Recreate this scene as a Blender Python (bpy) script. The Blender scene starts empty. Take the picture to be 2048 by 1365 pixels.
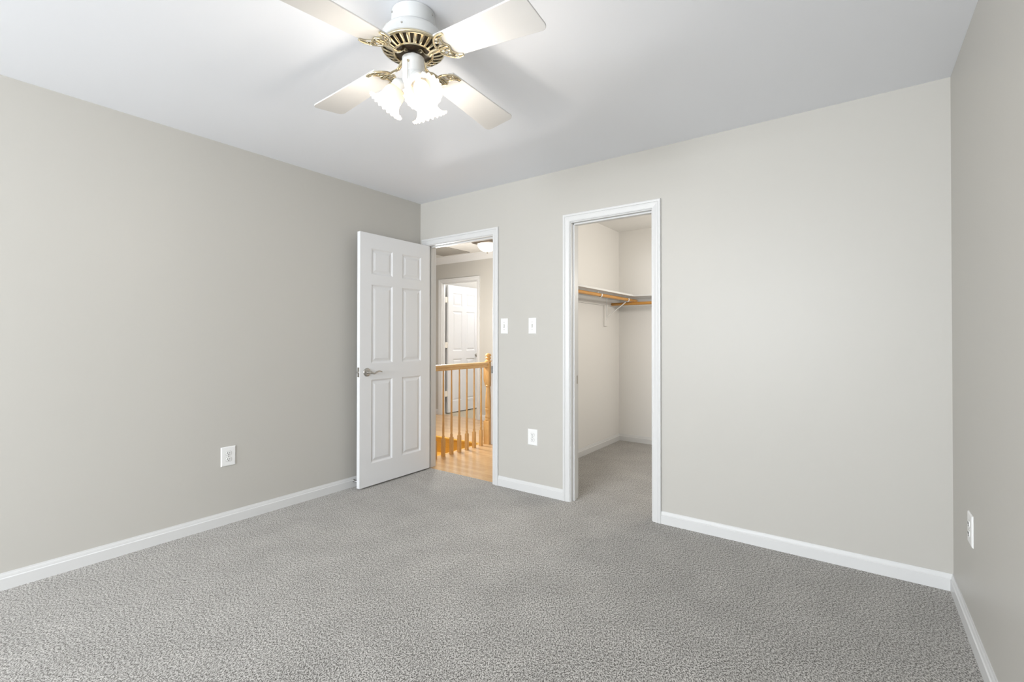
import bpy, bmesh, math, random
from mathutils import Vector, Matrix
C = bpy.context.scene.collection
PI = math.pi
scene = bpy.context.scene

# ---------------------------------------------------------------- camera
FPX = 943.51
cam_d = bpy.data.cameras.new('camera'); cam = bpy.data.objects.new('camera', cam_d); C.objects.link(cam)
cam_d.sensor_width = 36.0; cam_d.lens = FPX / 2048 * 36.0
cam_d.shift_y = -12.84 / 2048; cam_d.clip_start = 0.02
yaw, pitch, roll = 0.6299, 0.0077, 0.0008
_f = Vector((-math.sin(yaw) * math.cos(pitch), math.cos(yaw) * math.cos(pitch), math.sin(pitch)))
_r = Vector((math.cos(yaw), math.sin(yaw), 0)); _u = _r.cross(_f)
_r2 = _r * math.cos(roll) + _u * math.sin(roll); _u2 = -_r * math.sin(roll) + _u * math.cos(roll)
cam.matrix_world = Matrix(((_r2.x, _u2.x, -_f.x, 3.2683), (_r2.y, _u2.y, -_f.y, -3.0378),
                           (_r2.z, _u2.z, -_f.z, 1.1929), (0, 0, 0, 1)))
scene.camera = cam
# ---------------------------------------------------------------- world, exposure
w = bpy.data.worlds.new('world'); scene.world = w; w.use_nodes = True
w.node_tree.nodes['Background'].inputs[0].default_value = (0.75, 0.85, 1.0, 1)
w.node_tree.nodes['Background'].inputs[1].default_value = 1.0
vs = scene.view_settings
vs.view_transform = 'Standard'; vs.look = 'None'; vs.gamma = 1.0; vs.use_curve_mapping = False
vs.exposure = 0.33
# ---------------------------------------------------------------- dimensions
JT = 0.018                              # jamb thickness
W, H, YR = 3.637, 2.44, -6.4           # room width, height, rear wall
WT = 0.11                               # wall thickness
BD0, BD1 = 0.092, 0.858                 # bedroom door opening
CD0, CD1 = 1.588, 2.187                 # closet opening
DH = 2.038                              # opening height
CX0, CX1, CY1 = 1.02, 3.0, 2.18         # closet inside
YO = 2.257                              # far hall wall
OD0, OD1 = -1.945, -1.232               # far door opening
WX0, WX1 = -1.05, -0.15                 # stairwell
WY1 = 1.095
# ---------------------------------------------------------------- large lights
def area(name, loc, rot, sx, sy, power, col, spread=180):
    l = bpy.data.lights.new(name, 'AREA'); l.shape = 'RECTANGLE'; l.size = sx; l.size_y = sy
    l.energy = power; l.color = col; l.spread = math.radians(spread)
    o = bpy.data.objects.new(name, l); o.location = loc; o.rotation_euler = rot; C.objects.link(o); return o
def point(name, loc, power, col, rad=0.04):
    l = bpy.data.lights.new(name, 'POINT'); l.energy = power; l.color = col; l.shadow_soft_size = rad
    o = bpy.data.objects.new(name, l); o.location = loc; C.objects.link(o); return o
WINX0, WINX1, WINZ0, WINZ1 = 0.30, 3.30, 1.00, 2.05
# daylight entering through the bedroom window in the rear wall
area('daylight_sky', ((WINX0 + WINX1) / 2, YR + 0.03, (WINZ0 + WINZ1) / 2), (PI / 2, 0, 0),
     WINX1 - WINX0 - 0.1, WINZ1 - WINZ0 - 0.1, 168, (0.915, 0.958, 1.0))
# narrow-spread fill added at the window to brighten the far end
area('daylight_fill', ((WINX0 + WINX1) / 2, YR + 0.04, (WINZ0 + WINZ1) / 2), (math.radians(93), 0, 0),
     WINX1 - WINX0 - 0.1, WINZ1 - WINZ0 - 0.1, 14, (0.92, 0.96, 1.0), 110)
# point lights without fixtures, added to brighten the far room and the closet
point('far_room_fill_light', (-0.9, 3.6, 2.2), 38, (1.0, 0.98, 0.96), 0.12)
point('closet_fill_light', (2.50, 1.10, 1.74), 22, (1.0, 0.95, 0.87), 0.08)

# ---------------------------------------------------------------- materials
def mat(name, col, rough=0.5, metal=0.0, spec=0.5, **k):
    m = bpy.data.materials.new(name); m.use_nodes = True
    b = m.node_tree.nodes['Principled BSDF']
    b.inputs['Base Color'].default_value = (*col, 1); b.inputs['Roughness'].default_value = rough
    b.inputs['Metallic'].default_value = metal; b.inputs['Specular IOR Level'].default_value = spec
    for n, v in k.items(): b.inputs[n.replace('_', ' ')].default_value = v
    return m
def nd(m, t, **k):
    n = m.node_tree.nodes.new(t)
    for a, v in k.items(): setattr(n, a, v)
    return n
def lk(m, a, b): m.node_tree.links.new(a, b)
def coords(m, scale=(1, 1, 1)):
    tc = nd(m, 'ShaderNodeTexCoord'); mp = nd(m, 'ShaderNodeMapping'); mp.inputs['Scale'].default_value = scale
    lk(m, tc.outputs['Object'], mp.inputs['Vector']); return mp.outputs['Vector']
def noise(m, vec, scale, detail=2, rough=0.5):
    n = nd(m, 'ShaderNodeTexNoise'); n.inputs['Scale'].default_value = scale
    n.inputs['Detail'].default_value = detail; n.inputs['Roughness'].default_value = rough
    lk(m, vec, n.inputs['Vector']); return n
def ramp(m, fac, stops):
    r = nd(m, 'ShaderNodeValToRGB'); e = r.color_ramp.elements
    while len(e) < len(stops): e.new(0.5)
    for q, (p, c) in zip(e, stops): q.position = p; q.color = (*c, 1) if len(c) == 3 else c
    lk(m, fac, r.inputs['Fac']); return r
def bump(m, height, strength, dist):
    b = nd(m, 'ShaderNodeBump'); b.inputs['Strength'].default_value = strength; b.inputs['Distance'].default_value = dist
    lk(m, height, b.inputs['Height']); lk(m, b.outputs['Normal'], m.node_tree.nodes['Principled BSDF'].inputs['Normal'])
def paint(name, col, rough, spec, amt=0.02):
    m = mat(name, col, rough, 0, spec)
    v = coords(m); n = noise(m, v, 260, 3)
    bump(m, n.outputs['Fac'], 0.12, 0.0006)
    return m
M = {}
M['wall'] = paint('wall_paint', (0.528, 0.511, 0.474), 0.42, 0.35)
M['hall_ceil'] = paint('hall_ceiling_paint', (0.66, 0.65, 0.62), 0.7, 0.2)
M['closet'] = paint('closet_paint', (0.80, 0.785, 0.76), 0.5, 0.3)
M['ceil'] = paint('ceiling_paint', (0.885, 0.90, 0.935), 0.75, 0.2)
M['trim'] = mat('trim_paint', (0.68, 0.68, 0.675), 0.33, 0, 0.4)
M['door'] = mat('door_paint', (0.79, 0.795, 0.805), 0.36, 0, 0.4)
M['plastic'] = mat('white_plastic', (0.84, 0.84, 0.83), 0.3, 0, 0.5)
M['dark'] = mat('dark_slot', (0.02, 0.02, 0.02), 0.6)
M['nickel'] = mat('satin_nickel', (0.50, 0.48, 0.45), 0.28, 1.0)
M['steel'] = mat('bright_steel', (0.7, 0.7, 0.7), 0.25, 1.0)
M['brass'] = mat('polished_brass', (0.72, 0.635, 0.455), 0.15, 1.0)
M['enamel'] = mat('white_enamel', (0.60, 0.61, 0.61), 0.22, 0, 0.5)
M['blade'] = mat('blade_white', (0.66, 0.652, 0.64), 0.4, 0, 0.4)
M['motor'] = mat('motor_dark', (0.06, 0.045, 0.03), 0.5, 0.3)
M['bronze'] = mat('brushed_pan', (0.22, 0.19, 0.16), 0.35, 0.9)
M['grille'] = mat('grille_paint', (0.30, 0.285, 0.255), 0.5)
M['cream'] = mat('cream_paint', (0.78, 0.74, 0.66), 0.4)
# carpet: speckled grey pile
m = mat('carpet_pile', (0.35, 0.34, 0.32), 0.95, 0, 0.05, Sheen_Weight=0.4, Sheen_Tint=(1.0, 0.96, 0.91, 1), Sheen_Roughness=0.45); M['carpet'] = m
# the nap lies along one direction of the room: tufts a little longer that way
tc_ = nd(m, 'ShaderNodeTexCoord'); ma_ = nd(m, 'ShaderNodeMapping'); ma_.inputs['Rotation'].default_value = (0, 0, -0.63)
mb_ = nd(m, 'ShaderNodeMapping'); mb_.inputs['Scale'].default_value = (1, 0.58, 1)
lk(m, tc_.outputs['Object'], ma_.inputs['Vector']); lk(m, ma_.outputs['Vector'], mb_.inputs['Vector']); v = mb_.outputs['Vector']
n1 = noise(m, v, 165, 5, 0.75); n2 = noise(m, v, 330, 2, 0.6); n3 = noise(m, ma_.outputs['Vector'], 4.5, 3, 0.55)
mx = nd(m, 'ShaderNodeMath', operation='MULTIPLY_ADD'); mx.inputs[1].default_value = 0.68
lk(m, n1.outputs['Fac'], mx.inputs[0])
m2 = nd(m, 'ShaderNodeMath', operation='MULTIPLY'); m2.inputs[1].default_value = 0.32
lk(m, n2.outputs['Fac'], m2.inputs[0]); lk(m, m2.outputs[0], mx.inputs[2])
rp = ramp(m, mx.outputs[0], [(0.405, (0.022, 0.020, 0.018)), (0.46, (0.135, 0.128, 0.118)), (0.505, (0.31, 0.299, 0.281)), (0.565, (0.56, 0.544, 0.517))])
big = ramp(m, n3.outputs['Fac'], [(0.35, (0.92, 0.92, 0.92)), (0.65, (1.06, 1.06, 1.06))])
mm = nd(m, 'ShaderNodeMix', data_type='RGBA', blend_type='MULTIPLY'); mm.inputs['Factor'].default_value = 1
lk(m, rp.outputs['Color'], mm.inputs['A']); lk(m, big.outputs['Color'], mm.inputs['B'])
lk(m, mm.outputs['Result'], m.node_tree.nodes['Principled BSDF'].inputs['Base Color'])
bump(m, mx.outputs[0], 0.2, 0.004)
# beige carpet of the far room
m = mat('beige_carpet', (0.50, 0.44, 0.34), 0.95, 0, 0.05); M['beige_carpet'] = m
n = noise(m, coords(m), 180, 2); rp = ramp(m, n.outputs['Fac'], [(0.3, (0.42, 0.36, 0.27)), (0.7, (0.56, 0.50, 0.39))])
lk(m, rp.outputs['Color'], m.node_tree.nodes['Principled BSDF'].inputs['Base Color'])
# oak, grain running along the given local axis
def oak(name, c0, c1, sc, rough=0.3, planks=False):
    m = mat(name, c0, rough, 0, 0.45); v = coords(m, sc)
    n = noise(m, v, 6, 5, 0.6); rp = ramp(m, n.outputs['Fac'], [(0.3, c0), (0.7, c1)])
    out = rp.outputs['Color']
    if planks:
        br = nd(m, 'ShaderNodeTexBrick'); br.offset = 0.37
        br.inputs['Scale'].default_value = 1; br.inputs['Mortar Size'].default_value = 0.0012
        br.inputs['Brick Width'].default_value = 0.9; br.inputs['Row Height'].default_value = 0.057
        br.inputs['Color1'].default_value = (1.0, 1.0, 1.0, 1); br.inputs['Color2'].default_value = (0.80, 0.74, 0.68, 1)
        br.inputs['Mortar'].default_value = (0.62, 0.52, 0.42, 1)
        lk(m, coords(m), br.inputs['Vector'])
        mm = nd(m, 'ShaderNodeMix', data_type='RGBA', blend_type='MULTIPLY'); mm.inputs['Factor'].default_value = 0.6
        lk(m, out, mm.inputs['A']); lk(m, br.outputs['Color'], mm.inputs['B']); out = mm.outputs['Result']
    lk(m, out, m.node_tree.nodes['Principled BSDF'].inputs['Base Color'])
    return m
M['oak_floor'] = oak('oak_strip_floor', (0.60, 0.385, 0.195), (0.72, 0.50, 0.285), (2, 30, 30), 0.22, True)
M['oak'] = oak('honey_oak', (0.56, 0.30, 0.10), (0.70, 0.43, 0.17), (40, 40, 3), 0.35)
M['oak_rail'] = oak('oak_handrail', (0.60, 0.36, 0.15), (0.74, 0.50, 0.25), (40, 3, 40), 0.3)
M['oak_stair'] = oak('amber_oak', (0.70, 0.37, 0.055), (0.82, 0.48, 0.10), (3, 40, 40), 0.35)
M['oak_rod'] = oak('closet_rod_wood', (0.50, 0.23, 0.05), (0.60, 0.31, 0.08), (40, 3, 40), 0.4)
# frosted glass shades: translucent, glowing from the bulb behind
def glow(name, col, strength, trans=0.6):
    m = bpy.data.materials.new(name); m.use_nodes = True; nt = m.node_tree; nt.nodes.clear()
    out = nt.nodes.new('ShaderNodeOutputMaterial'); add = nt.nodes.new('ShaderNodeAddShader')
    mix = nt.nodes.new('ShaderNodeMixShader'); d = nt.nodes.new('ShaderNodeBsdfDiffuse'); t = nt.nodes.new('ShaderNodeBsdfTranslucent')
    e = nt.nodes.new('ShaderNodeEmission'); e.inputs[0].default_value = (*col, 1); e.inputs[1].default_value = strength
    d.inputs[0].default_value = (0.60, 0.55, 0.48, 1); t.inputs[0].default_value = (0.75, 0.66, 0.53, 1)
    mix.inputs[0].default_value = trans
    nt.links.new(d.outputs[0], mix.inputs[1]); nt.links.new(t.outputs[0], mix.inputs[2])
    nt.links.new(mix.outputs[0], add.inputs[0]); nt.links.new(e.outputs[0], add.inputs[1]); nt.links.new(add.outputs[0], out.inputs[0])
    return m
M['shade'] = glow('frosted_glass', (1.0, 0.90, 0.74), 0.05, 0.35)
M['bulb'] = glow('lit_bulb', (1.0, 0.92, 0.80), 1.3)
M['bowl'] = glow('lit_glass_bowl', (1.0, 0.96, 0.90), 0.9)
# window glass
m = bpy.data.materials.new('window_glass'); m.use_nodes = True; nt = m.node_tree; nt.nodes.clear()
o_ = nt.nodes.new('ShaderNodeOutputMaterial'); g_ = nt.nodes.new('ShaderNodeBsdfTransparent'); h_ = nt.nodes.new('ShaderNodeBsdfGlossy')
x_ = nt.nodes.new('ShaderNodeMixShader'); x_.inputs[0].default_value = 0.06; h_.inputs['Roughness'].default_value = 0.02
nt.links.new(g_.outputs[0], x_.inputs[1]); nt.links.new(h_.outputs[0], x_.inputs[2]); nt.links.new(x_.outputs[0], o_.inputs[0])
M['glass'] = m

# ---------------------------------------------------------------- helpers
def obj(name, bm, material, parent=None, smooth=False, bevel=0, loc=None):
    me = bpy.data.meshes.new(name); bmesh.ops.recalc_face_normals(bm, faces=bm.faces); bm.to_mesh(me); bm.free()
    if smooth:
        for p in me.polygons: p.use_smooth = True
    o = bpy.data.objects.new(name, me); C.objects.link(o); me.materials.append(M[material])
    if parent: o.parent = parent
    if loc: o.location = loc
    if bevel:
        b = o.modifiers.new('bevel', 'BEVEL'); b.width = bevel; b.segments = 2; b.limit_method = 'ANGLE'; b.angle_limit = 0.6
    if smooth:
        e = o.modifiers.new('split', 'EDGE_SPLIT'); e.split_angle = math.radians(50)
    return o
def tag(o, label, cat, group=None, kind=None):
    o['label'] = label; o['category'] = cat
    if group: o['group'] = group
    if kind: o['kind'] = kind
    return o
def empty(name, loc=(0, 0, 0), rz=0):
    o = bpy.data.objects.new(name, None); o.empty_display_size = 0.1; o.location = loc; o.rotation_euler = (0, 0, rz); C.objects.link(o); return o
def BM(): return bmesh.new()
def box(bm, x0, x1, y0, y1, z0, z1):
    vs_ = [bm.verts.new((x, y, z)) for x in (x0, x1) for y in (y0, y1) for z in (z0, z1)]
    for f in ((0, 1, 3, 2), (4, 6, 7, 5), (0, 4, 5, 1), (2, 3, 7, 6), (0, 2, 6, 4), (1, 5, 7, 3)): bm.faces.new([vs_[i] for i in f])
    return bm
def boxes(*bs):
    bm = BM()
    for b in bs: box(bm, *b)
    return bm
def lathe(bm, prof, seg=32, mtx=None, ruffle=None, cap=False):
    """prof: (r, z) list turned round local z"""
    rings = []
    for j, (r, z) in enumerate(prof):
        ring = []
        for i in range(seg):
            a = 2 * PI * i / seg; rr, zz = r, z
            if ruffle: rr, zz = ruffle(j, a, r, z)
            p = Vector((rr * math.cos(a), rr * math.sin(a), zz))
            ring.append(bm.verts.new(mtx @ p if mtx else p))
        rings.append(ring)
    for a, b in zip(rings, rings[1:]):
        for i in range(seg): bm.faces.new((a[i], a[(i + 1) % seg], b[(i + 1) % seg], b[i]))
    if cap:
        for r in (rings[0], rings[-1]): bm.faces.new(r)
    return bm
def tube(bm, pts, rad, seg=8, up=None):
    """round tube along pts; rad a number or a list (or (a, b) pairs for an oval)"""
    pts = [Vector(p) for p in pts]; n = len(pts)
    rads = rad if isinstance(rad, (list, tuple)) else [rad] * n
    rings = []; prev = None
    for i, p in enumerate(pts):
        t = (pts[min(i + 1, n - 1)] - pts[max(i - 1, 0)]).normalized()
        if prev is None:
            ref = Vector(up) if up else (Vector((0, 0, 1)) if abs(t.z) < 0.9 else Vector((1, 0, 0)))
        else: ref = prev
        b = (ref - t * ref.dot(t)).normalized(); prev = b; c = t.cross(b)
        ra = rads[i] if isinstance(rads[i], tuple) else (rads[i], rads[i])
        rings.append([bm.verts.new(p + b * ra[0] * math.sin(2 * PI * k / seg) + c * ra[1] * math.cos(2 * PI * k / seg)) for k in range(seg)])
    for a, b in zip(rings, rings[1:]):
        for k in range(seg): bm.faces.new((a[k], a[(k + 1) % seg], b[(k + 1) % seg], b[k]))
    bm.faces.new(rings[0]); bm.faces.new(rings[-1])
    return bm
def loft(bm, stations, closed_ends=True):
    """stations: lists of 3-D points with the same count, closed loops"""
    rs = [[bm.verts.new(p) for p in s] for s in stations]; n = len(rs[0])
    for a, b in zip(rs, rs[1:]):
        for i in range(n): bm.faces.new((a[i], a[(i + 1) % n], b[(i + 1) % n], b[i]))
    if closed_ends: bm.faces.new(rs[0]); bm.faces.new(rs[-1])
    return bm
def smooth_path(pts, k=6):
    P = [Vector(p) for p in pts]; out = []
    for i in range(len(P) - 1):
        p0, p1, p2, p3 = P[max(i - 1, 0)], P[i], P[i + 1], P[min(i + 2, len(P) - 1)]
        for j in range(k):
            t = j / k
            out.append(0.5 * ((2 * p1) + (p2 - p0) * t + (2 * p0 - 5 * p1 + 4 * p2 - p3) * t * t + (3 * p1 - p0 - 3 * p2 + p3) * t ** 3))
    out.append(P[-1]); return out
def struct(name, bm, material, label, cat, **k):
    return tag(obj(name, bm, material, **k), label, cat, kind='structure')

# ---------------------------------------------------------------- shell
struct('floor', boxes((-0.11, W + 0.11, YR - 0.11, 0.03, -0.1, 0), (CX0 - 0.03, CX1 + 0.05, 0.03, CY1 + 0.05, -0.1, 0)), 'carpet',
       'speckled grey carpet of the bedroom running on into the closet', 'carpet')
struct('ceiling', boxes((-0.11, W + 0.11, YR - 0.11, 0.0, H, H + 0.1)), 'ceil', 'smooth white bedroom ceiling around the fan', 'ceiling')
struct('wall_left', boxes((-WT, 0, YR - WT, WT, 0, H)), 'wall', 'grey painted left wall behind the open door', 'wall')
struct('wall_right', boxes((W, W + WT, YR - WT, WT, 0, H)), 'wall', 'grey painted right wall at the edge of the view', 'wall')
struct('wall_back', boxes((0, BD0 - JT, 0, WT, 0, H), (BD1 + JT, CD0 - JT, 0, WT, 0, H), (CD1 + JT, W, 0, WT, 0, H),
                          (BD0 - JT, BD1 + JT, 0, WT, DH + JT, H), (CD0 - JT, CD1 + JT, 0, WT, DH + JT, H)), 'wall',
       'grey painted wall with the two doorways in it', 'wall')
struct('wall_rear', boxes((0, WINX0, YR - WT, YR, 0, H), (WINX1, W, YR - WT, YR, 0, H), (WINX0, WINX1, YR - WT, YR, 0, WINZ0),
                          (WINX0, WINX1, YR - WT, YR, WINZ1, H)), 'wall', 'grey painted wall behind the viewer with the window', 'wall')
win = tag(empty('window_1', ((WINX0 + WINX1) / 2, YR, WINZ0)), 'white framed bedroom window in the wall behind the viewer', 'window', kind='structure')
_hw, _hh = (WINX1 - WINX0) / 2, WINZ1 - WINZ0
obj('window_frame', boxes((-_hw, -_hw + 0.05, -WT, -0.02, 0, _hh), (_hw - 0.05, _hw, -WT, -0.02, 0, _hh), (-0.025, 0.025, -WT, -0.02, 0, _hh),
                          (-_hw, _hw, -WT, -0.02, 0, 0.05), (-_hw, _hw, -WT, -0.02, _hh - 0.05, _hh)), 'trim', win, bevel=0.003)
obj('pane', boxes((-_hw + 0.05, _hw - 0.05, -0.075, -0.07, 0.05, _hh - 0.05)), 'glass', win)
# closet
struct('ceiling_closet', boxes((CX0, CX1, WT, CY1, H, H + 0.1)), 'closet', 'off-white ceiling of the walk-in closet', 'ceiling')
struct('wall_closet_left', boxes((CX0 - 0.055, CX0, WT, CY1 + 0.05, 0, H)), 'closet', 'off-white closet wall carrying the longer shelf', 'wall')
struct('wall_closet_back', boxes((CX0, CX1, CY1, CY1 + 0.05, 0, H)), 'closet', 'off-white wall at the far end of the closet', 'wall')
struct('wall_closet_right', boxes((CX1, CX1 + 0.05, WT, CY1 + 0.05, 0, H)), 'closet', 'off-white closet wall out of sight on the right', 'wall')
# hall
HX0 = -3.0
struct('floor_hall', boxes((WX1, 0.91, 0.03, YO + 0.04, -0.1, 0.0), (HX0, WX1, WY1, YO + 0.04, -0.1, 0.0)), 'oak_floor',
       'light oak strip floor of the hallway beyond the door', 'wood floor')
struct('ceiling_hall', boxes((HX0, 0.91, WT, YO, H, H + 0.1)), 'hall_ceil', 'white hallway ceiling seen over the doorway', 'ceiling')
struct('wall_hall_right', boxes((0.91, CX0 - 0.055, WT, YO + 0.08, 0, H)), 'wall', 'grey hallway wall backing onto the closet', 'wall')
struct('wall_hall_far', boxes((HX0, OD0 - JT, YO, YO + 0.08, 0, H), (OD1 + JT, 0.91, YO, YO + 0.08, 0, H), (OD0 - JT, OD1 + JT, YO, YO + 0.08, DH + 0.008 + JT, H)), 'wall',
       'beige grey hallway wall with the far white door', 'wall')
struct('wall_hall_left', boxes((HX0 - 0.1, HX0, WY1 - 0.1, YO, 0, H)), 'wall', 'grey wall at the left end of the hallway', 'wall')
struct('wall_hall_near', boxes((HX0, WX0 - 0.1, WY1 - 0.1, WY1, 0, H)), 'wall', 'grey hallway wall left of the stairwell', 'wall')
struct('wall_stair_left', boxes((WX0 - 0.1, WX0, WT, WY1, -1.3, H)), 'wall', 'grey wall down the left of the stairwell', 'wall')
struct('wall_stair_near', boxes((WX0 - 0.1, -WT, 0.0, WT, -1.3, H), (-WT, WX1, 0.0, WT, -1.3, -0.1)), 'wall', 'grey wall at the near end of the stairwell', 'wall')
struct('wall_stair_right', boxes((WX1 + 0.005, WX1 + 0.055, WT, WY1, -1.3, -0.1)), 'wall', 'grey stairwell wall below the railing', 'wall')
# far room
FY, FX0, FX1 = 4.6, -2.06, 0.4
struct('floor_far_room', boxes((FX0 - 0.1, FX1, YO + 0.04, FY, -0.1, 0.0)), 'beige_carpet', 'beige carpet of the room behind the far door', 'carpet')
struct('ceiling_far_room', boxes((FX0 - 0.1, FX1, YO + 0.08, FY, H, H + 0.1)), 'ceil', 'white ceiling of the room behind the far door', 'ceiling')
struct('wall_far_room_left', boxes((FX0 - 0.1, FX0, YO + 0.08, FY, 0, H)), 'wall', 'wall behind the far open door', 'wall')
struct('wall_far_room_back', boxes((FX0 - 0.1, FX1, FY, FY + 0.1, 0, H)), 'wall', 'end wall of the room behind the far door', 'wall')
struct('wall_far_room_right', boxes((FX1, FX1 + 0.1, YO + 0.08, FY + 0.1, 0, H)), 'wall', 'right wall of the room behind the far door', 'wall')

# ---------------------------------------------------------------- baseboards
BP = [(0, 0), (0.0135, 0), (0.0135, 0.0535), (0.0115, 0.0555), (0.0095, 0.0575), (0.0088, 0.063), (0.0075, 0.069), (0.0055, 0.0735), (0.0045, 0.0795), (0, 0.0795)]
def baseboard(name, a, b, n, k0, k1, label, material='trim'):
    """from point a to b on a wall, n the direction into the room; k = +1 inside corner mitre"""
    a = Vector(a); b = Vector(b); n = Vector(n); d = (b - a).normalized(); z = Vector((0, 0, 1))
    bm = loft(BM(), [[a + d * (k0 * t) + n * t + z * h for t, h in BP], [b - d * (k1 * t) + n * t + z * h for t, h in BP]])
    return struct(name, bm, material, label, 'baseboard')
CW = 0.057; RV = 0.006
baseboard('baseboard_left', (0, YR, 0), (0, 0, 0), (1, 0, 0), 1, 1, 'white baseboard along the left wall')
baseboard('baseboard_right', (W, YR, 0), (W, 0, 0), (-1, 0, 0), 1, 1, 'white baseboard along the right wall')
baseboard('baseboard_back_right', (CD1 + RV + CW, 0, 0), (W, 0, 0), (0, -1, 0), 0, 1, 'white baseboard from the closet doorway to the right corner')
baseboard('baseboard_back_middle', (BD1 + RV + CW, 0, 0), (CD0 - RV - CW, 0, 0), (0, -1, 0), 0, 0, 'short white baseboard between the two doorways')
baseboard('baseboard_rear', (0, YR, 0), (W, YR, 0), (0, 1, 0), 1, 1, 'white baseboard under the window behind the viewer')
baseboard('baseboard_closet_left', (CX0, WT, 0), (CX0, CY1, 0), (1, 0, 0), 0, 1, 'white baseboard along the closet wall under the longer shelf')
baseboard('baseboard_closet_back', (CX0, CY1, 0), (CX1, CY1, 0), (0, -1, 0), 1, 1, 'white baseboard at the far end of the closet')
baseboard('baseboard_hall_right', (OD1 + RV + CW, YO, 0), (0.91, YO, 0), (0, -1, 0), 0, 0, 'white baseboard right of the far hallway door')
baseboard('baseboard_hall_left', (HX0, YO, 0), (OD0 - RV - CW, YO, 0), (0, -1, 0), 0, 0, 'white baseboard left of the far hallway door')

# ---------------------------------------------------------------- door casings
CP = [(0, 0), (0, 0.008), (0.003, 0.0105), (0.008, 0.0095), (0.012, 0.010), (0.030, 0.0145), (0.036, 0.0145), (0.039, 0.0125), (0.041, 0.0165),
      (0.049, 0.0175), (0.0555, 0.016), (CW, 0.012), (CW, 0)]
def doorway(name, x0, x1, zt, y, ys, depth, stop_y, label, wide=None):
    """x0..x1 opening; y the wall face, ys = -1 when the room lies toward -y; depth of the wall"""
    root = tag(empty(name, ((x0 + x1) / 2, y, 0)), label, 'door trim', kind='structure')
    ox = (x0 + x1) / 2
    a0, a1, zz = x0 - RV - ox, x1 + RV - ox, zt + RV
    st = []
    for f in (lambda a: (a0 - a, 0), lambda a: (a0 - a, zz + a), lambda a: (a1 + a, zz + a), lambda a: (a1 + a, 0)):
        st.append([(f(a)[0], ys * t, f(a)[1]) for a, t in CP])
    obj('casing', loft(BM(), st), 'trim', root)
    d = -ys * depth; lo, hi = sorted((0.0005 * ys, d))
    J = 0.004
    obj('jamb', boxes((x0 - ox - JT, x0 - ox, lo, hi, 0, zt), (x1 - ox, x1 - ox + JT, lo, hi, 0, zt), (x0 - ox - JT, x1 - ox + JT, lo, hi, zt, zt + JT)), 'trim', root)
    s0, s1 = sorted((-ys * stop_y, -ys * (stop_y + 0.034)))
    obj('stop_strip', boxes((x0 - ox, x0 - ox + 0.011, s0, s1, 0, zt), (x1 - ox - 0.011, x1 - ox, s0, s1, 0, zt), (x0 - ox, x1 - ox, s0, s1, zt - 0.011, zt)), 'trim', root, bevel=0.0025)
    return root
t1 = doorway('trim_1', BD0, BD1, DH, 0, -1, WT, 0.037, 'white casing and jamb around the bedroom doorway to the hall')
t2 = doorway('trim_2', CD0, CD1, DH, 0, -1, WT, 0.030, 'white casing and jamb around the closet doorway')
t3 = doorway('trim_3', OD0, OD1, DH + 0.008, YO, -1, 0.08, 0.025, 'white casing around the far hallway door')
# wall under the jambs is cut by the jamb boxes: strike plates
obj('strike_plate', boxes((BD1 - (BD0 + BD1) / 2 - 0.003, BD1 - (BD0 + BD1) / 2 + 0.002, -0.016, 0.03, 0.905, 0.965)), 'nickel', t1)['label'] = 'metal strike plate with a lip'
obj('strike_plate', boxes((CD0 - (CD0 + CD1) / 2 - 0.001, CD0 - (CD0 + CD1) / 2 + 0.0025, 0.071, 0.099, 0.855, 0.915)), 'nickel', t2)['label'] = 'small metal strike plate'

# ---------------------------------------------------------------- six-panel doors
def leaf_mesh(Wd, Hd, T, z0=0.014):
    us = [0, 0.108, 0.326, 0.43, 0.648, 0.757]; us = [u * Wd / 0.757 for u in us]
    zs = [z0, 0.19, 0.86, 0.99, 1.625, 1.705, 1.915, z0 + Hd]
    bm = BM(); panels = {(1, 1), (3, 1), (1, 3), (3, 3), (1, 5), (3, 5)}
    for side, v in ((-1, 0.0), (1, T)):
        for i in range(5):
            for j in range(7):
                u0, u1, a, b = us[i], us[i + 1], zs[j], zs[j + 1]
                R = lambda k, dp: [bm.verts.new((u, v - side * dp, z)) for u, z in ((u0 + k, a + k), (u1 - k, a + k), (u1 - k, b - k), (u0 + k, b - k))]
                if (i, j) in panels:
                    loops = [R(0, 0), R(0.004, 0.0025), R(0.012, 0.0085), R(0.017, 0.0095), R(0.022, 0.0085), R(0.038, 0.0025), R(0.041, 0.002)]
                    for p, q in zip(loops, loops[1:]):
                        for k in range(4): bm.faces.new((p[k], p[(k + 1) % 4], q[(k + 1) % 4], q[k]))
                    bm.faces.new(loops[-1])
                else: bm.faces.new(R(0, 0))
    e0, e1 = zs[0], zs[-1]
    for pts in (((0, 0, e0), (0, T, e0), (0, T, e1), (0, 0, e1)), ((Wd, 0, e0), (Wd, 0, e1), (Wd, T, e1), (Wd, T, e0)),
                ((0, 0, e0), (Wd, 0, e0), (Wd, T, e0), (0, T, e0)), ((0, 0, e1), (0, T, e1), (Wd, T, e1), (Wd, 0, e1))):
        bm.faces.new([bm.verts.new(p) for p in pts])
    bmesh.ops.remove_doubles(bm, verts=bm.verts, dist=0.0001)
    return bm
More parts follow.
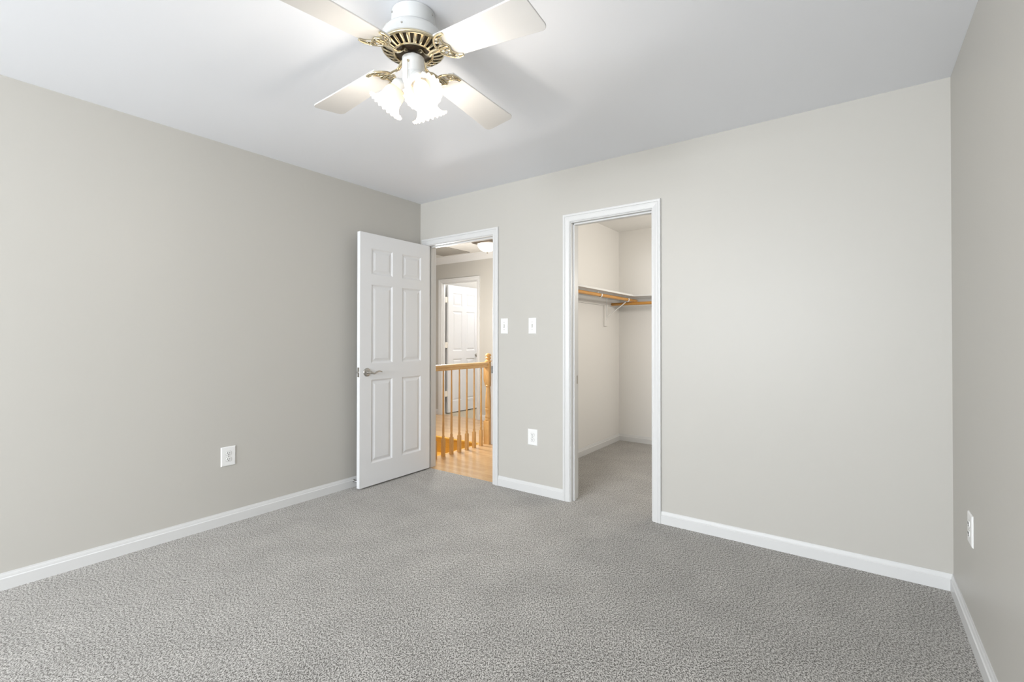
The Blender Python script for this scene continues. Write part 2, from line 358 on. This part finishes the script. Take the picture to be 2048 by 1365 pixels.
def handle(parent, u, v, z, nv, direction):
    """lever handle on the face at local y = v, outward nv (+1/-1), lever pointing along local x * direction"""
    Y = lambda d: v + nv * d
    mt = Matrix.Translation((u, v, z)) @ Matrix.Rotation(-nv * PI / 2, 4, 'X')
    h = obj('door_handle', lathe(BM(), [(0.0001, 0), (0.0335, 0), (0.0335, 0.004), (0.031, 0.0075), (0.025, 0.0095), (0.0001, 0.0105)], 32, mt), 'nickel', parent, smooth=True)
    h['label'] = 'satin nickel lever handle'
    bm = BM(); tube(bm, [(u, Y(0.008), z), (u, Y(0.03), z), (u, Y(0.052), z)], [0.0115, 0.0105, 0.0125], 16)
    obj('neck', bm, 'nickel', h, smooth=True)
    s = direction
    P = smooth_path([(u - 0.006 * s, Y(0.048), z), (u + 0.012 * s, Y(0.051), z - 0.003), (u + 0.035 * s, Y(0.053), z - 0.008), (u + 0.056 * s, Y(0.053), z + 0.001),
                     (u + 0.078 * s, Y(0.052), z + 0.007), (u + 0.098 * s, Y(0.050), z + 0.005), (u + 0.112 * s, Y(0.048), z - 0.001)], 5)
    n = len(P); bm = BM(); tube(bm, P, [((0.0095 - 0.0055 * i / n), (0.0075 - 0.003 * i / n)) for i in range(n)], 12)
    obj('lever', bm, 'nickel', h, smooth=True)
    return h
DW, DT = 0.755, 0.035
d1 = struct('door_1', leaf_mesh(DW, 2.018, DT), 'door', 'open white six-panel bedroom door with a lever handle, beside the left wall', 'door')
d1.location = (0.0915, -0.004, 0); d1.rotation_euler = (0, 0, math.radians(-89.3))
handle(d1, DW - 0.066, DT, 0.922, 1, -1)
bp = obj('latch_plate', boxes((DW - 0.0005, DW + 0.0015, 0.006, 0.029, 0.886, 0.962)), 'nickel', d1, bevel=0.001); bp['label'] = 'metal latch plate'
bm = BM(); tube(bm, [(DW + 0.001, 0.013, 0.924), (DW + 0.011, 0.013, 0.924)], [(0.009, 0.007), (0.007, 0.005)], 10); obj('latch_bolt', bm, 'steel', bp)
for z in (0.25, 1.03, 1.82):
    bm = BM(); tube(bm, [(-0.003, -0.004, z - 0.045), (-0.003, -0.004, z + 0.045)], 0.0055, 10); obj('hinge', bm, 'nickel', d1)
d2 = struct('door_2', leaf_mesh(0.75, 2.02, 0.037), 'door', 'white six-panel door standing open at the far side of the hallway', 'door')
d2.location = (-1.928, 2.385, 0); d2.rotation_euler = (0, 0, PI / 2)
handle(d2, 0.75 - 0.066, 0.0, 0.91, -1, -1)
for z in (1.80, 1.085, 0.315):
    obj('hinge', boxes((-0.05, 0.002, 0.012, 0.03, z - 0.045, z + 0.045)), 'cream', d2, bevel=0.003)['label'] = 'cream painted hinge'

# spring door stop on the left baseboard, behind the door edge
ds = tag(empty('door_stop', (0.0135, -0.725, 0.052)), 'small spring door stop on the left baseboard behind the open door', 'door stop')
bm = BM(); tube(bm, [(0, 0, 0), (0.004, 0, 0)], 0.011, 14); obj('base', bm, 'steel', ds)
bm = BM(); tube(bm, [(0.004 + 0.05 * i / 120, 0.0062 * math.cos(i * 2 * PI / 12), 0.0062 * math.sin(i * 2 * PI / 12)) for i in range(121)], 0.0013, 6); obj('spring', bm, 'steel', ds)
bm = BM(); tube(bm, [(0.053, 0, 0), (0.056, 0, 0), (0.066, 0, 0), (0.069, 0, 0)], [0.006, 0.0085, 0.0085, 0.006], 14); obj('rubber_tip', bm, 'dark', ds)

# ---------------------------------------------------------------- outlets and switches (built facing -y at the origin, then turned)
def plate_bm(wd, ht, t=0.006):
    bm = BM(); L = []
    for k, d in ((0, 0), (0.0, 0.002), (0.003, 0.005), (0.006, t)):
        L.append([(-wd / 2 + k, -d, -ht / 2 + k), (wd / 2 - k, -d, -ht / 2 + k), (wd / 2 - k, -d, ht / 2 - k), (-wd / 2 + k, -d, ht / 2 - k)])
    return loft(bm, L)
def outlet(loc, rz, label):
    r = tag(empty('wall_outlet', loc, rz), label, 'outlet', 'duplex wall outlets')
    obj('cover_plate', plate_bm(0.088, 0.124), 'plastic', r)
    for s in (1, -1):
        pts = [(0.0165 * math.cos(a), 0.0165 * math.sin(a)) for a in [2 * PI * i / 28 for i in range(28)]]
        pts = [(x, max(-0.0125, min(0.0125, z))) for x, z in pts]
        q = obj('receptacle', loft(BM(), [[(x * k, -d, z * k + s * 0.0195) for x, z in pts] for k, d in ((1.06, 0.0055), (1.0, 0.0085))]), 'plastic', r)
        c = s * 0.0195
        obj('slots', boxes((-0.0075, -0.0055, -0.0095, -0.008, c - 0.002, c + 0.0075), (0.0050, 0.0068, -0.0095, -0.008, c - 0.001, c + 0.0070),
                           (-0.0025, 0.0022, -0.0095, -0.008, c - 0.0095, c - 0.005)), 'dark', q)['label'] = 'dark plug slots'
        # shadow gap round the receptacle, put in as a grey ring
        obj('gap_shade', loft(BM(), [[(x * k, -d, z * k + s * 0.0195) for x, z in pts] for k, d in ((1.12, 0.0055), (1.12, 0.0064))]), 'grille', q)
    bm = BM(); tube(bm, [(0, -0.005, 0), (0, -0.0075, 0)], 0.003, 12); obj('screw', bm, 'steel', r)
    return r
outlet((0, -1.655, 0.432), PI / 2, 'white duplex outlet low on the left wall')
outlet((1.253, 0, 0.430), 0, 'white duplex outlet low on the wall between the two doorways')
outlet((W, -0.435, 0.433), -PI / 2, 'white duplex outlet low on the right wall by the corner')
def switch(loc, label):
    r = tag(empty('light_switch', loc), label, 'light switch', 'toggle light switches')
    obj('cover_plate', plate_bm(0.071, 0.124), 'plastic', r)
    obj('toggle_frame', boxes((-0.0055, 0.0055, -0.0068, -0.005, -0.0125, 0.0125)), 'grille', r)
    obj('toggle', loft(BM(), [[(-0.0045, -0.006, -0.010), (0.0045, -0.006, -0.010), (0.0045, -0.006, 0.010), (-0.0045, -0.006, 0.010)],
                              [(-0.0035, -0.017, 0.004), (0.0035, -0.017, 0.004), (0.0035, -0.017, 0.0105), (-0.0035, -0.017, 0.0105)]]), 'plastic', r)
    for z in (-0.03, 0.03):
        bm = BM(); tube(bm, [(0, -0.005, z), (0, -0.0072, z)], 0.0032, 12); obj('screw', bm, 'nickel', r)
    return r
switch((0.979, 0, 1.291), 'white toggle switch just beside the casing of the hall doorway')
switch((1.250, 0, 1.289), 'white toggle switch next to the closet, above the middle outlet')

# ---------------------------------------------------------------- closet shelf and rods
SZ = 1.664; ST = 0.019; SX = 1.33; SY = 1.86
sh = tag(empty('closet_shelf', (CX0, CY1, SZ)), 'white painted corner shelf high in the closet', 'shelf')
def rel(x0, x1, y0, y1, z0, z1): return (x0 - CX0, x1 - CX0, y0 - CY1, y1 - CY1, z0 - SZ, z1 - SZ)
obj('shelf_board', boxes(rel(CX0, SX, WT, CY1, SZ - ST, SZ)), 'trim', sh, bevel=0.002)
obj('shelf_board', boxes(rel(SX, CX1, SY, CY1, SZ - ST, SZ)), 'trim', sh, bevel=0.002)
obj('cleat', boxes(rel(CX0, CX0 + 0.018, WT, CY1 - 0.018, 1.555, SZ - ST)), 'closet', sh, bevel=0.002)
obj('cleat', boxes(rel(CX0, CX1, CY1 - 0.018, CY1, 1.555, SZ - ST)), 'closet', sh, bevel=0.002)
obj('mounting_board', boxes(rel(CX0, CX0 + 0.018, 1.752, 1.835, 1.325, 1.555)), 'closet', sh, bevel=0.002)
RX, RZ, RY = 1.28, 1.610, 1.915
def bracket(y, brace=True, name='bracket'):
    bm = BM()
    if brace:
        tube(bm, [(0.022, y - CY1, -0.022), (0.022, y - CY1, -0.27)], (0.006), 8)
        tube(bm, smooth_path([(0.02, y - CY1, -0.022), (RX - CX0 - 0.02, y - CY1, -0.022)], 3), 0.005, 8)
        tube(bm, [(0.024, y - CY1, -0.24), (RX - CX0 - 0.02, y - CY1, RZ - SZ - 0.028)], (0.0055), 8)
    else:
        tube(bm, [(RX - CX0 - 0.02, y - CY1, -0.018), (RX - CX0 - 0.02, y - CY1, RZ - SZ)], 0.006, 8)
    # hook cupping the rod
    tube(bm, [(RX - CX0 + 0.0215 * math.sin(a), y - CY1, RZ - SZ - 0.0215 * math.cos(a)) for a in [math.radians(d) for d in range(-60, 121, 12)]], [(0.0095, 0.004)] * 16, 8, up=(0, 1, 0))
    o = obj(name, bm, 'plastic', sh, smooth=True); o['label'] = 'white metal rod bracket'
bracket(1.795); bracket(1.13, False)
bm = BM(); tube(bm, [(RX, WT, RZ), (RX, 2.05, RZ)], 0.0165, 20)
tag(obj('closet_rod', bm, 'oak_rod', smooth=True), 'long honey-coloured wooden rod under the left arm of the closet shelf', 'rod', 'closet rods')
bm = BM(); tube(bm, [(CX0 + 0.02, 1.935, RZ - 0.034), (CX1, 1.935, RZ - 0.034)], 0.0165, 20)
m_ = M['oak_rod']
tag(obj('closet_rod', bm, 'oak_rod', smooth=True), 'wooden rod along the far end of the closet', 'rod', 'closet rods')

# ---------------------------------------------------------------- hall: crown, vent, light
kp = [(0, 0), (0, 0.098), (-0.006, 0.098), (-0.010, 0.088), (-0.013, 0.083), (-0.030, 0.055), (-0.052, 0.030), (-0.066, 0.018), (-0.069, 0.012), (-0.078, 0.009), (-0.078, 0)]
struct('trim_4', loft(BM(), [[(x, YO + d, H - h) for d, h in kp] for x in (HX0, 0.91)]), 'trim', 'white crown moulding along the far hallway wall', 'crown moulding')
vn = tag(empty('air_return_grille', (-1.505, 1.80, H)), 'grey louvred air grille in the hallway ceiling', 'vent')
vw, vd = 0.265, 0.306
obj('frame', boxes((-vw, -vw + 0.02, -vd, vd, -0.008, 0), (vw - 0.02, vw, -vd, vd, -0.008, 0), (-vw, vw, -vd, -vd + 0.02, -0.008, 0), (-vw, vw, vd - 0.02, vd, -0.008, 0)), 'grille', vn, bevel=0.002)
bm = BM()
for i in range(28):
    y = -vd + 0.025 + i * (2 * vd - 0.05) / 27.0
    loft(bm, [[(x, y - 0.009, -0.001), (x, y + 0.007, -0.0075), (x, y + 0.009, -0.0065), (x, y - 0.007, 0.0)] for x in (-vw + 0.015, vw - 0.015)])
obj('louvres', bm, 'grille', vn)
hl = tag(empty('flush_ceiling_light', (-0.575, 1.69, H)), 'lit glass bowl light with a square metal pan on the hallway ceiling', 'ceiling light')
obj('pan', loft(BM(), [[(s * a, s2 * a, -d) for s, s2 in ((-1, -1), (1, -1), (1, 1), (-1, 1))] for a, d in ((0.125, 0), (0.145, 0.004), (0.145, 0.022), (0.13, 0.032))]), 'bronze', hl, bevel=0.002)
obj('glass_bowl', lathe(BM(), [(0.125, -0.03), (0.126, -0.045), (0.118, -0.07), (0.098, -0.098), (0.066, -0.120), (0.03, -0.131), (0.0005, -0.134)], 40), 'bowl', hl, smooth=True)
bm = BM(); tube(bm, [(0, 0, -0.132), (0, 0, -0.137), (0, 0, -0.145), (0, 0, -0.152), (0, 0, -0.158)], [0.012, 0.010, 0.006, 0.008, 0.003], 14); obj('finial', bm, 'nickel', hl, smooth=True)
point('hall_fill_light', (-0.70, 0.95, 1.42), 56, (1.0, 0.98, 0.95), 0.1)  # added fill floating over the stairwell, away from the flush light

# ---------------------------------------------------------------- hall: railing, knee wall, stairs
RLX = -0.095
sr = tag(empty('stair_railing', (RLX, 1.12, 0)), 'honey oak stair railing with turned balusters and newel in the hallway', 'railing')
# newel: square block, vase turning, square block, turned finial
nw = BM()
def sq(bm, hx, z0, z1, ch=0.006, cx=0, cy=0):
    loft(bm, [[(cx + s * a, cy + s2 * a, z) for s, s2 in ((-1, -1), (1, -1), (1, 1), (-1, 1))] for a, z in ((hx, z0), (hx, z1 - ch * 2), (hx - ch, z1))])
sq(nw, 0.037, -0.02, 0.265)
loft(nw, [[(s * a, s2 * a, z) for s, s2 in ((-1, -1), (1, -1), (1, 1), (-1, 1))] for a, z in ((0.026, 0.655), (0.037, 0.72), (0.037, 0.915), (0.031, 0.925))])
lathe(nw, [(0.03, 0.255), (0.036, 0.268), (0.036, 0.282), (0.031, 0.290), (0.036, 0.300), (0.034, 0.315), (0.029, 0.335), (0.031, 0.37), (0.0335, 0.385), (0.0345, 0.395),
           (0.030, 0.402), (0.0335, 0.41), (0.0345, 0.43), (0.031, 0.52), (0.024, 0.63), (0.023, 0.642), (0.030, 0.650), (0.033, 0.657), (0.028, 0.664), (0.031, 0.672), (0.03, 0.69)], 28)
lathe(nw, [(0.030, 0.92), (0.040, 0.928), (0.040, 0.936), (0.026, 0.942), (0.020, 0.950), (0.031, 0.962), (0.034, 0.970), (0.026, 0.976), (0.022, 0.983), (0.033, 0.994), (0.034, 1.004), (0.026, 1.016), (0.012, 1.022), (0.0005, 1.023)], 28)
obj('newel_post', nw, 'oak', sr, smooth=True)
rp_ = [(0.028, 0.0), (0.030, 0.012), (0.024, 0.020), (0.024, 0.028), (0.031, 0.036), (0.031, 0.046), (0.024, 0.056), (0.0, 0.060)]
rp_ = rp_ + [(-a, b) for a, b in reversed(rp_[:-1])]
obj('handrail', loft(BM(), [[(a, y - 1.12, 0.866 + b) for a, b in rp_] for y in (WT, 1.085)]), 'oak_rail', sr)
for i in range(8):
    y = 0.165 + 0.1186 * i - 1.12
    b = BM(); sq(b, 0.0155, 0.0, 0.175, 0.002, 0, 0)
    lathe(b, [(0.0125, 0.172), (0.0148, 0.181), (0.0115, 0.188), (0.0145, 0.197), (0.0145, 0.203), (0.0105, 0.212), (0.0112, 0.235), (0.0114, 0.27), (0.0100, 0.45), (0.0083, 0.65), (0.0070, 0.87)], 14)
    obj('baluster', b, 'oak', sr, smooth=True, loc=(0, y, 0))
struct('wall_knee', boxes((-0.055, 0.10, 1.115, 1.21, 0, 0.93)), 'trim', 'low white half wall against the far side of the newel post', 'half wall', bevel=0.003)
st = tag(empty('staircase', (WX0, WY1, -0.19)), 'amber oak stairs dropping away behind the railing', 'stairs')
for i in range(4):
    y1 = WY1 - 0.25 * i; z = -0.19 * (i + 1)
    obj('riser', boxes((0.002, WX1 - WX0, y1 - 0.018 - WY1, y1 - 0.002 - WY1, z + 0.19, z + 0.19 + 0.165)), 'oak_stair', st)
    obj('tread', boxes((0.002, WX1 - WX0, max(y1 - 0.275, WT + 0.002) - WY1, y1 - 0.002 - WY1, z + 0.19 - 0.025, z + 0.19)), 'oak_stair', st, bevel=0.006)
struct('trim_5', boxes((WX0, WX1, WY1 - 0.03, WY1, -0.024, 0.0)), 'oak_stair', 'oak nosing at the head of the stairs', 'nosing', bevel=0.006)
struct('trim_6', boxes((WX1 - 0.03, WX1, WT, WY1 - 0.03, -0.024, 0.0)), 'oak_stair', 'oak nosing along the railing edge of the floor', 'nosing', bevel=0.006)

# ---------------------------------------------------------------- ceiling fan
FXC, FYC = 1.8934, -1.799
fan = tag(empty('ceiling_fan', (FXC, FYC, H)), 'white four-blade ceiling fan with brass fittings and three lit tulip shades', 'ceiling fan')
def Z(z): return z - H
canopy = obj('canopy', lathe(BM(), [(0.078, 0), (0.083, -0.002), (0.083, -0.062), (0.080, -0.066), (0.07, -0.067)], 48), 'enamel', fan, smooth=True)
for a in (-112, 16, 138):
    bm = BM(); a = math.radians(a); tube(bm, [(0.083 * math.cos(a), 0.083 * math.sin(a), -0.018), (0.0855 * math.cos(a), 0.0855 * math.sin(a), -0.018)], 0.004, 10)
    obj('screw', bm, 'nickel', canopy)
hs = obj('motor_housing', lathe(BM(), [(0.07, -0.066), (0.088, -0.0665), (0.104, -0.073), (0.115, -0.085), (0.121, -0.100), (0.1215, -0.126), (0.115, -0.131)], 48), 'enamel', fan, smooth=True)
bm = BM(); a = math.radians(-62); tube(bm, [(0.119 * math.cos(a), 0.119 * math.sin(a), -0.108), (0.1235 * math.cos(a), 0.1235 * math.sin(a), -0.108)], 0.0032, 10)
obj('screw', bm, 'nickel', hs)
# brass band with slots
br = lathe(BM(), [(0.113, -0.127), (0.1195, -0.129), (0.1215, -0.133), (0.1195, -0.138), (0.114, -0.141)], 64)
lathe(br, [(0.078, -0.1545), (0.0735, -0.157), (0.069, -0.156), (0.067, -0.152)], 64)
NS = 26
for i in range(NS):
    a0 = 2 * PI * i / NS; a1 = a0 + 2 * PI / NS * 0.5
    A = []
    for r, z in ((0.1145, -0.1405), (0.098, -0.1485), (0.0775, -0.1548)):
        A.append([(r * math.cos(a), r * math.sin(a), z + dz) for a, dz in ((a0, 0), (a0 + (a1 - a0) * 0.5, -0.0015), (a1, 0), (a1, 0.003), (a0, 0.003))])
    loft(br, A)
obj('slotted_ring', br, 'brass', fan, smooth=True)['label'] = 'slotted brass ring'
obj('motor', lathe(BM(), [(0.0005, -0.150), (0.066, -0.150), (0.070, -0.148), (0.090, -0.142), (0.108, -0.134)], 48), 'motor', fan, smooth=True)['label'] = 'dark motor underside'
sw = obj('switch_housing', lathe(BM(), [(0.012, -0.148), (0.012, -0.165), (0.036, -0.167), (0.0425, -0.171), (0.0425, -0.229), (0.0415, -0.231)], 40), 'enamel', fan, smooth=True)
lk_ = obj('light_fitter', lathe(BM(), [(0.0415, -0.231), (0.0425, -0.233), (0.0425, -0.252), (0.040, -0.272), (0.032, -0.288), (0.018, -0.296), (0.0005, -0.298)], 40), 'enamel', fan, smooth=True)
# pull chain
ac = math.radians(-68.0); cxp, cyp = 0.043 * math.cos(ac), 0.043 * math.sin(ac)
ch = BM(); lathe(ch, [(0.0001, 0.004), (0.0042, 0.003), (0.0050, 0), (0.0050, -0.002)], 14, Matrix.Translation((cxp * 1.02, cyp * 1.02, -0.201)) @ Matrix.Rotation(ac, 4, 'Z') @ Matrix.Rotation(PI / 2, 4, 'Y'))
obj('chain_eyelet', ch, 'brass', sw, smooth=True)
ch = BM(); q = 1.12
tube(ch, [(cxp * q, cyp * q, -0.202), (cxp * q, cyp * q, -0.305)], 0.0011, 6); obj('pull_chain', ch, 'nickel', fan)
# blades and irons
ZB, DR, PH, A0 = 2.2734 - H, 0.0857, math.radians(-8.6), math.radians(90.64)
RT, RB, WTIP, WROOT = 0.5615, 0.150, 0.156, 0.117
def blade_pt(r, s, dz=0.0):
    """local blade frame: x outward, y across; pitched and drooping"""
    return Vector((r, s * math.cos(PH), ZB - DR * r + s * math.sin(PH) + dz))
for k in range(4):
    rot = Matrix.Rotation(A0 + k * PI / 2, 4, 'Z')
    wid = lambda r: WROOT + (WTIP - WROOT) * (r - RB) / (RT - RB)
    outl = []
    rc = 0.024
    for r in (RB + 0.012, 0.25, 0.35, 0.45): outl.append((r, -wid(r) / 2))
    for j in range(7):
        a = -PI / 2 + j * PI / 12; outl.append((RT - rc + rc * math.cos(a), -wid(RT) / 2 + rc + rc * math.sin(a)))
    up_ = [(r, -s) for r, s in reversed(outl)]
    outl = outl + up_
    for j in range(1, 4): outl.append((RB + 0.012 - 0.012 * math.sin(PI * j / 4), wid(RB) / 2 * math.cos(PI * j / 4)))
    bm = BM()
    lo_ = [rot @ blade_pt(r, s, 0) for r, s in outl]; hi_ = [rot @ blade_pt(r, s, 0.006) for r, s in outl]
    loft(bm, [lo_, hi_])
    obj('blade', bm, 'blade', fan, bevel=0.0015)
    bm = BM(); U = rot
    # arm: from the motor underside, dipping, out to the blade root
    arm = smooth_path([(0.040, 0, -0.152), (0.052, 0.0, -0.156), (0.064, 0.004, -0.172), (0.082, 0.003, -0.184), (0.100, 0.0, -0.182), (0.122, 0, ZB - DR * 0.12 - 0.006), (0.142, 0, ZB - DR * 0.14 - 0.005)], 5)
    tube(bm, [U @ Vector(p) for p in arm], [(0.0042, 0.0085)] * len(arm), 10)
    # crescent with two horns over the blade root, edged with a rolled rim
    outer = [(0.206, -0.060), (0.184, -0.061), (0.158, -0.050), (0.138, -0.026), (0.132, 0.0), (0.138, 0.026), (0.158, 0.050), (0.184, 0.061), (0.206, 0.060)]
    inner = [(0.206, -0.054), (0.190, -0.048), (0.180, -0.034), (0.176, -0.020), (0.186, 0.0), (0.176, 0.020), (0.180, 0.034), (0.190, 0.048), (0.206, 0.054)]
    for path, rad in ((outer, 0.0042), (inner, 0.0032)):
        pp = smooth_path([(a, b, 0) for a, b in path], 5)
        tube(bm, [U @ blade_pt(p.x, p.y, -0.004) for p in pp], [(0.004, rad)] * len(pp), 8)
    # scrolls joining the two rims
    for s in (-1, 1):
        for path in ([(0.138, s * 0.006), (0.152, s * 0.014), (0.166, s * 0.012), (0.176, s * 0.019)], [(0.146, s * 0.036), (0.158, s * 0.030), (0.168, s * 0.034), (0.170, s * 0.042), (0.163, s * 0.045)],
                     [(0.165, s * 0.053), (0.176, s * 0.048), (0.185, s * 0.050)], [(0.132, 0.0), (0.150, s * 0.002), (0.170, s * 0.003), (0.184, 0.0)]):
            pp = smooth_path([(a, b, 0) for a, b in path], 4)
            tube(bm, [U @ blade_pt(p.x, p.y, -0.004) for p in pp], [(0.0035, 0.0026)] * len(pp), 8)
    # flat fixing tab on the motor
    lathe(bm, [(0.0005, 0.002), (0.010, 0.002), (0.010, -0.002), (0.0005, -0.003)], 14, U @ Matrix.Translation((0.038, 0, -0.153)))
    obj('blade_iron', bm, 'brass', fan, smooth=True)['label'] = 'scrolled brass blade bracket'
# three lamps
NR = 22
def ruff(j, a, r, z):
    k = max(0.0, (j - 5) / 4.0)
    return r * (1 + 0.036 * k * math.cos(NR * a)) , z + 0.0045 * k * k * math.cos(NR * a + 0.6)
for az in (-23, 100, 213):
    a = math.radians(az); tilt = math.radians(37)
    R_ = Matrix.Rotation(a, 4, 'Z') @ Matrix.Translation((0.044, 0, -0.264)) @ Matrix.Rotation(-tilt, 4, 'Y')
    # local -z is the lamp's axis, pointing down and out
    lamp = obj('socket_cup', lathe(BM(), [(0.012, 0.030), (0.013, 0.012), (0.022, 0.006), (0.030, -0.002), (0.0325, -0.010), (0.0325, -0.026), (0.030, -0.028)], 32, R_), 'enamel', fan, smooth=True)
    shd = obj('tulip_shade', lathe(BM(), [(0.0285, -0.016), (0.030, -0.026), (0.036, -0.036), (0.0405, -0.050), (0.041, -0.062), (0.0415, -0.074), (0.046, -0.088), (0.055, -0.100), (0.065, -0.107), (0.0715, -0.107)], 160, R_, ruff), 'shade', fan, smooth=True)
    shd['label'] = 'ruffled frosted glass shade'
    obj('bulb', lathe(BM(), [(0.012, -0.022), (0.013, -0.040), (0.020, -0.052), (0.0275, -0.066), (0.0295, -0.080), (0.026, -0.095), (0.016, -0.105), (0.0005, -0.109)], 28, R_), 'bulb', lamp, smooth=True)
    pw = R_ @ Vector((0, 0, -0.158))
    point('fan_lamp_light', (FXC + pw.x, FYC + pw.y, H + pw.z), 3.2, (1.0, 0.925, 0.83), 0.035)
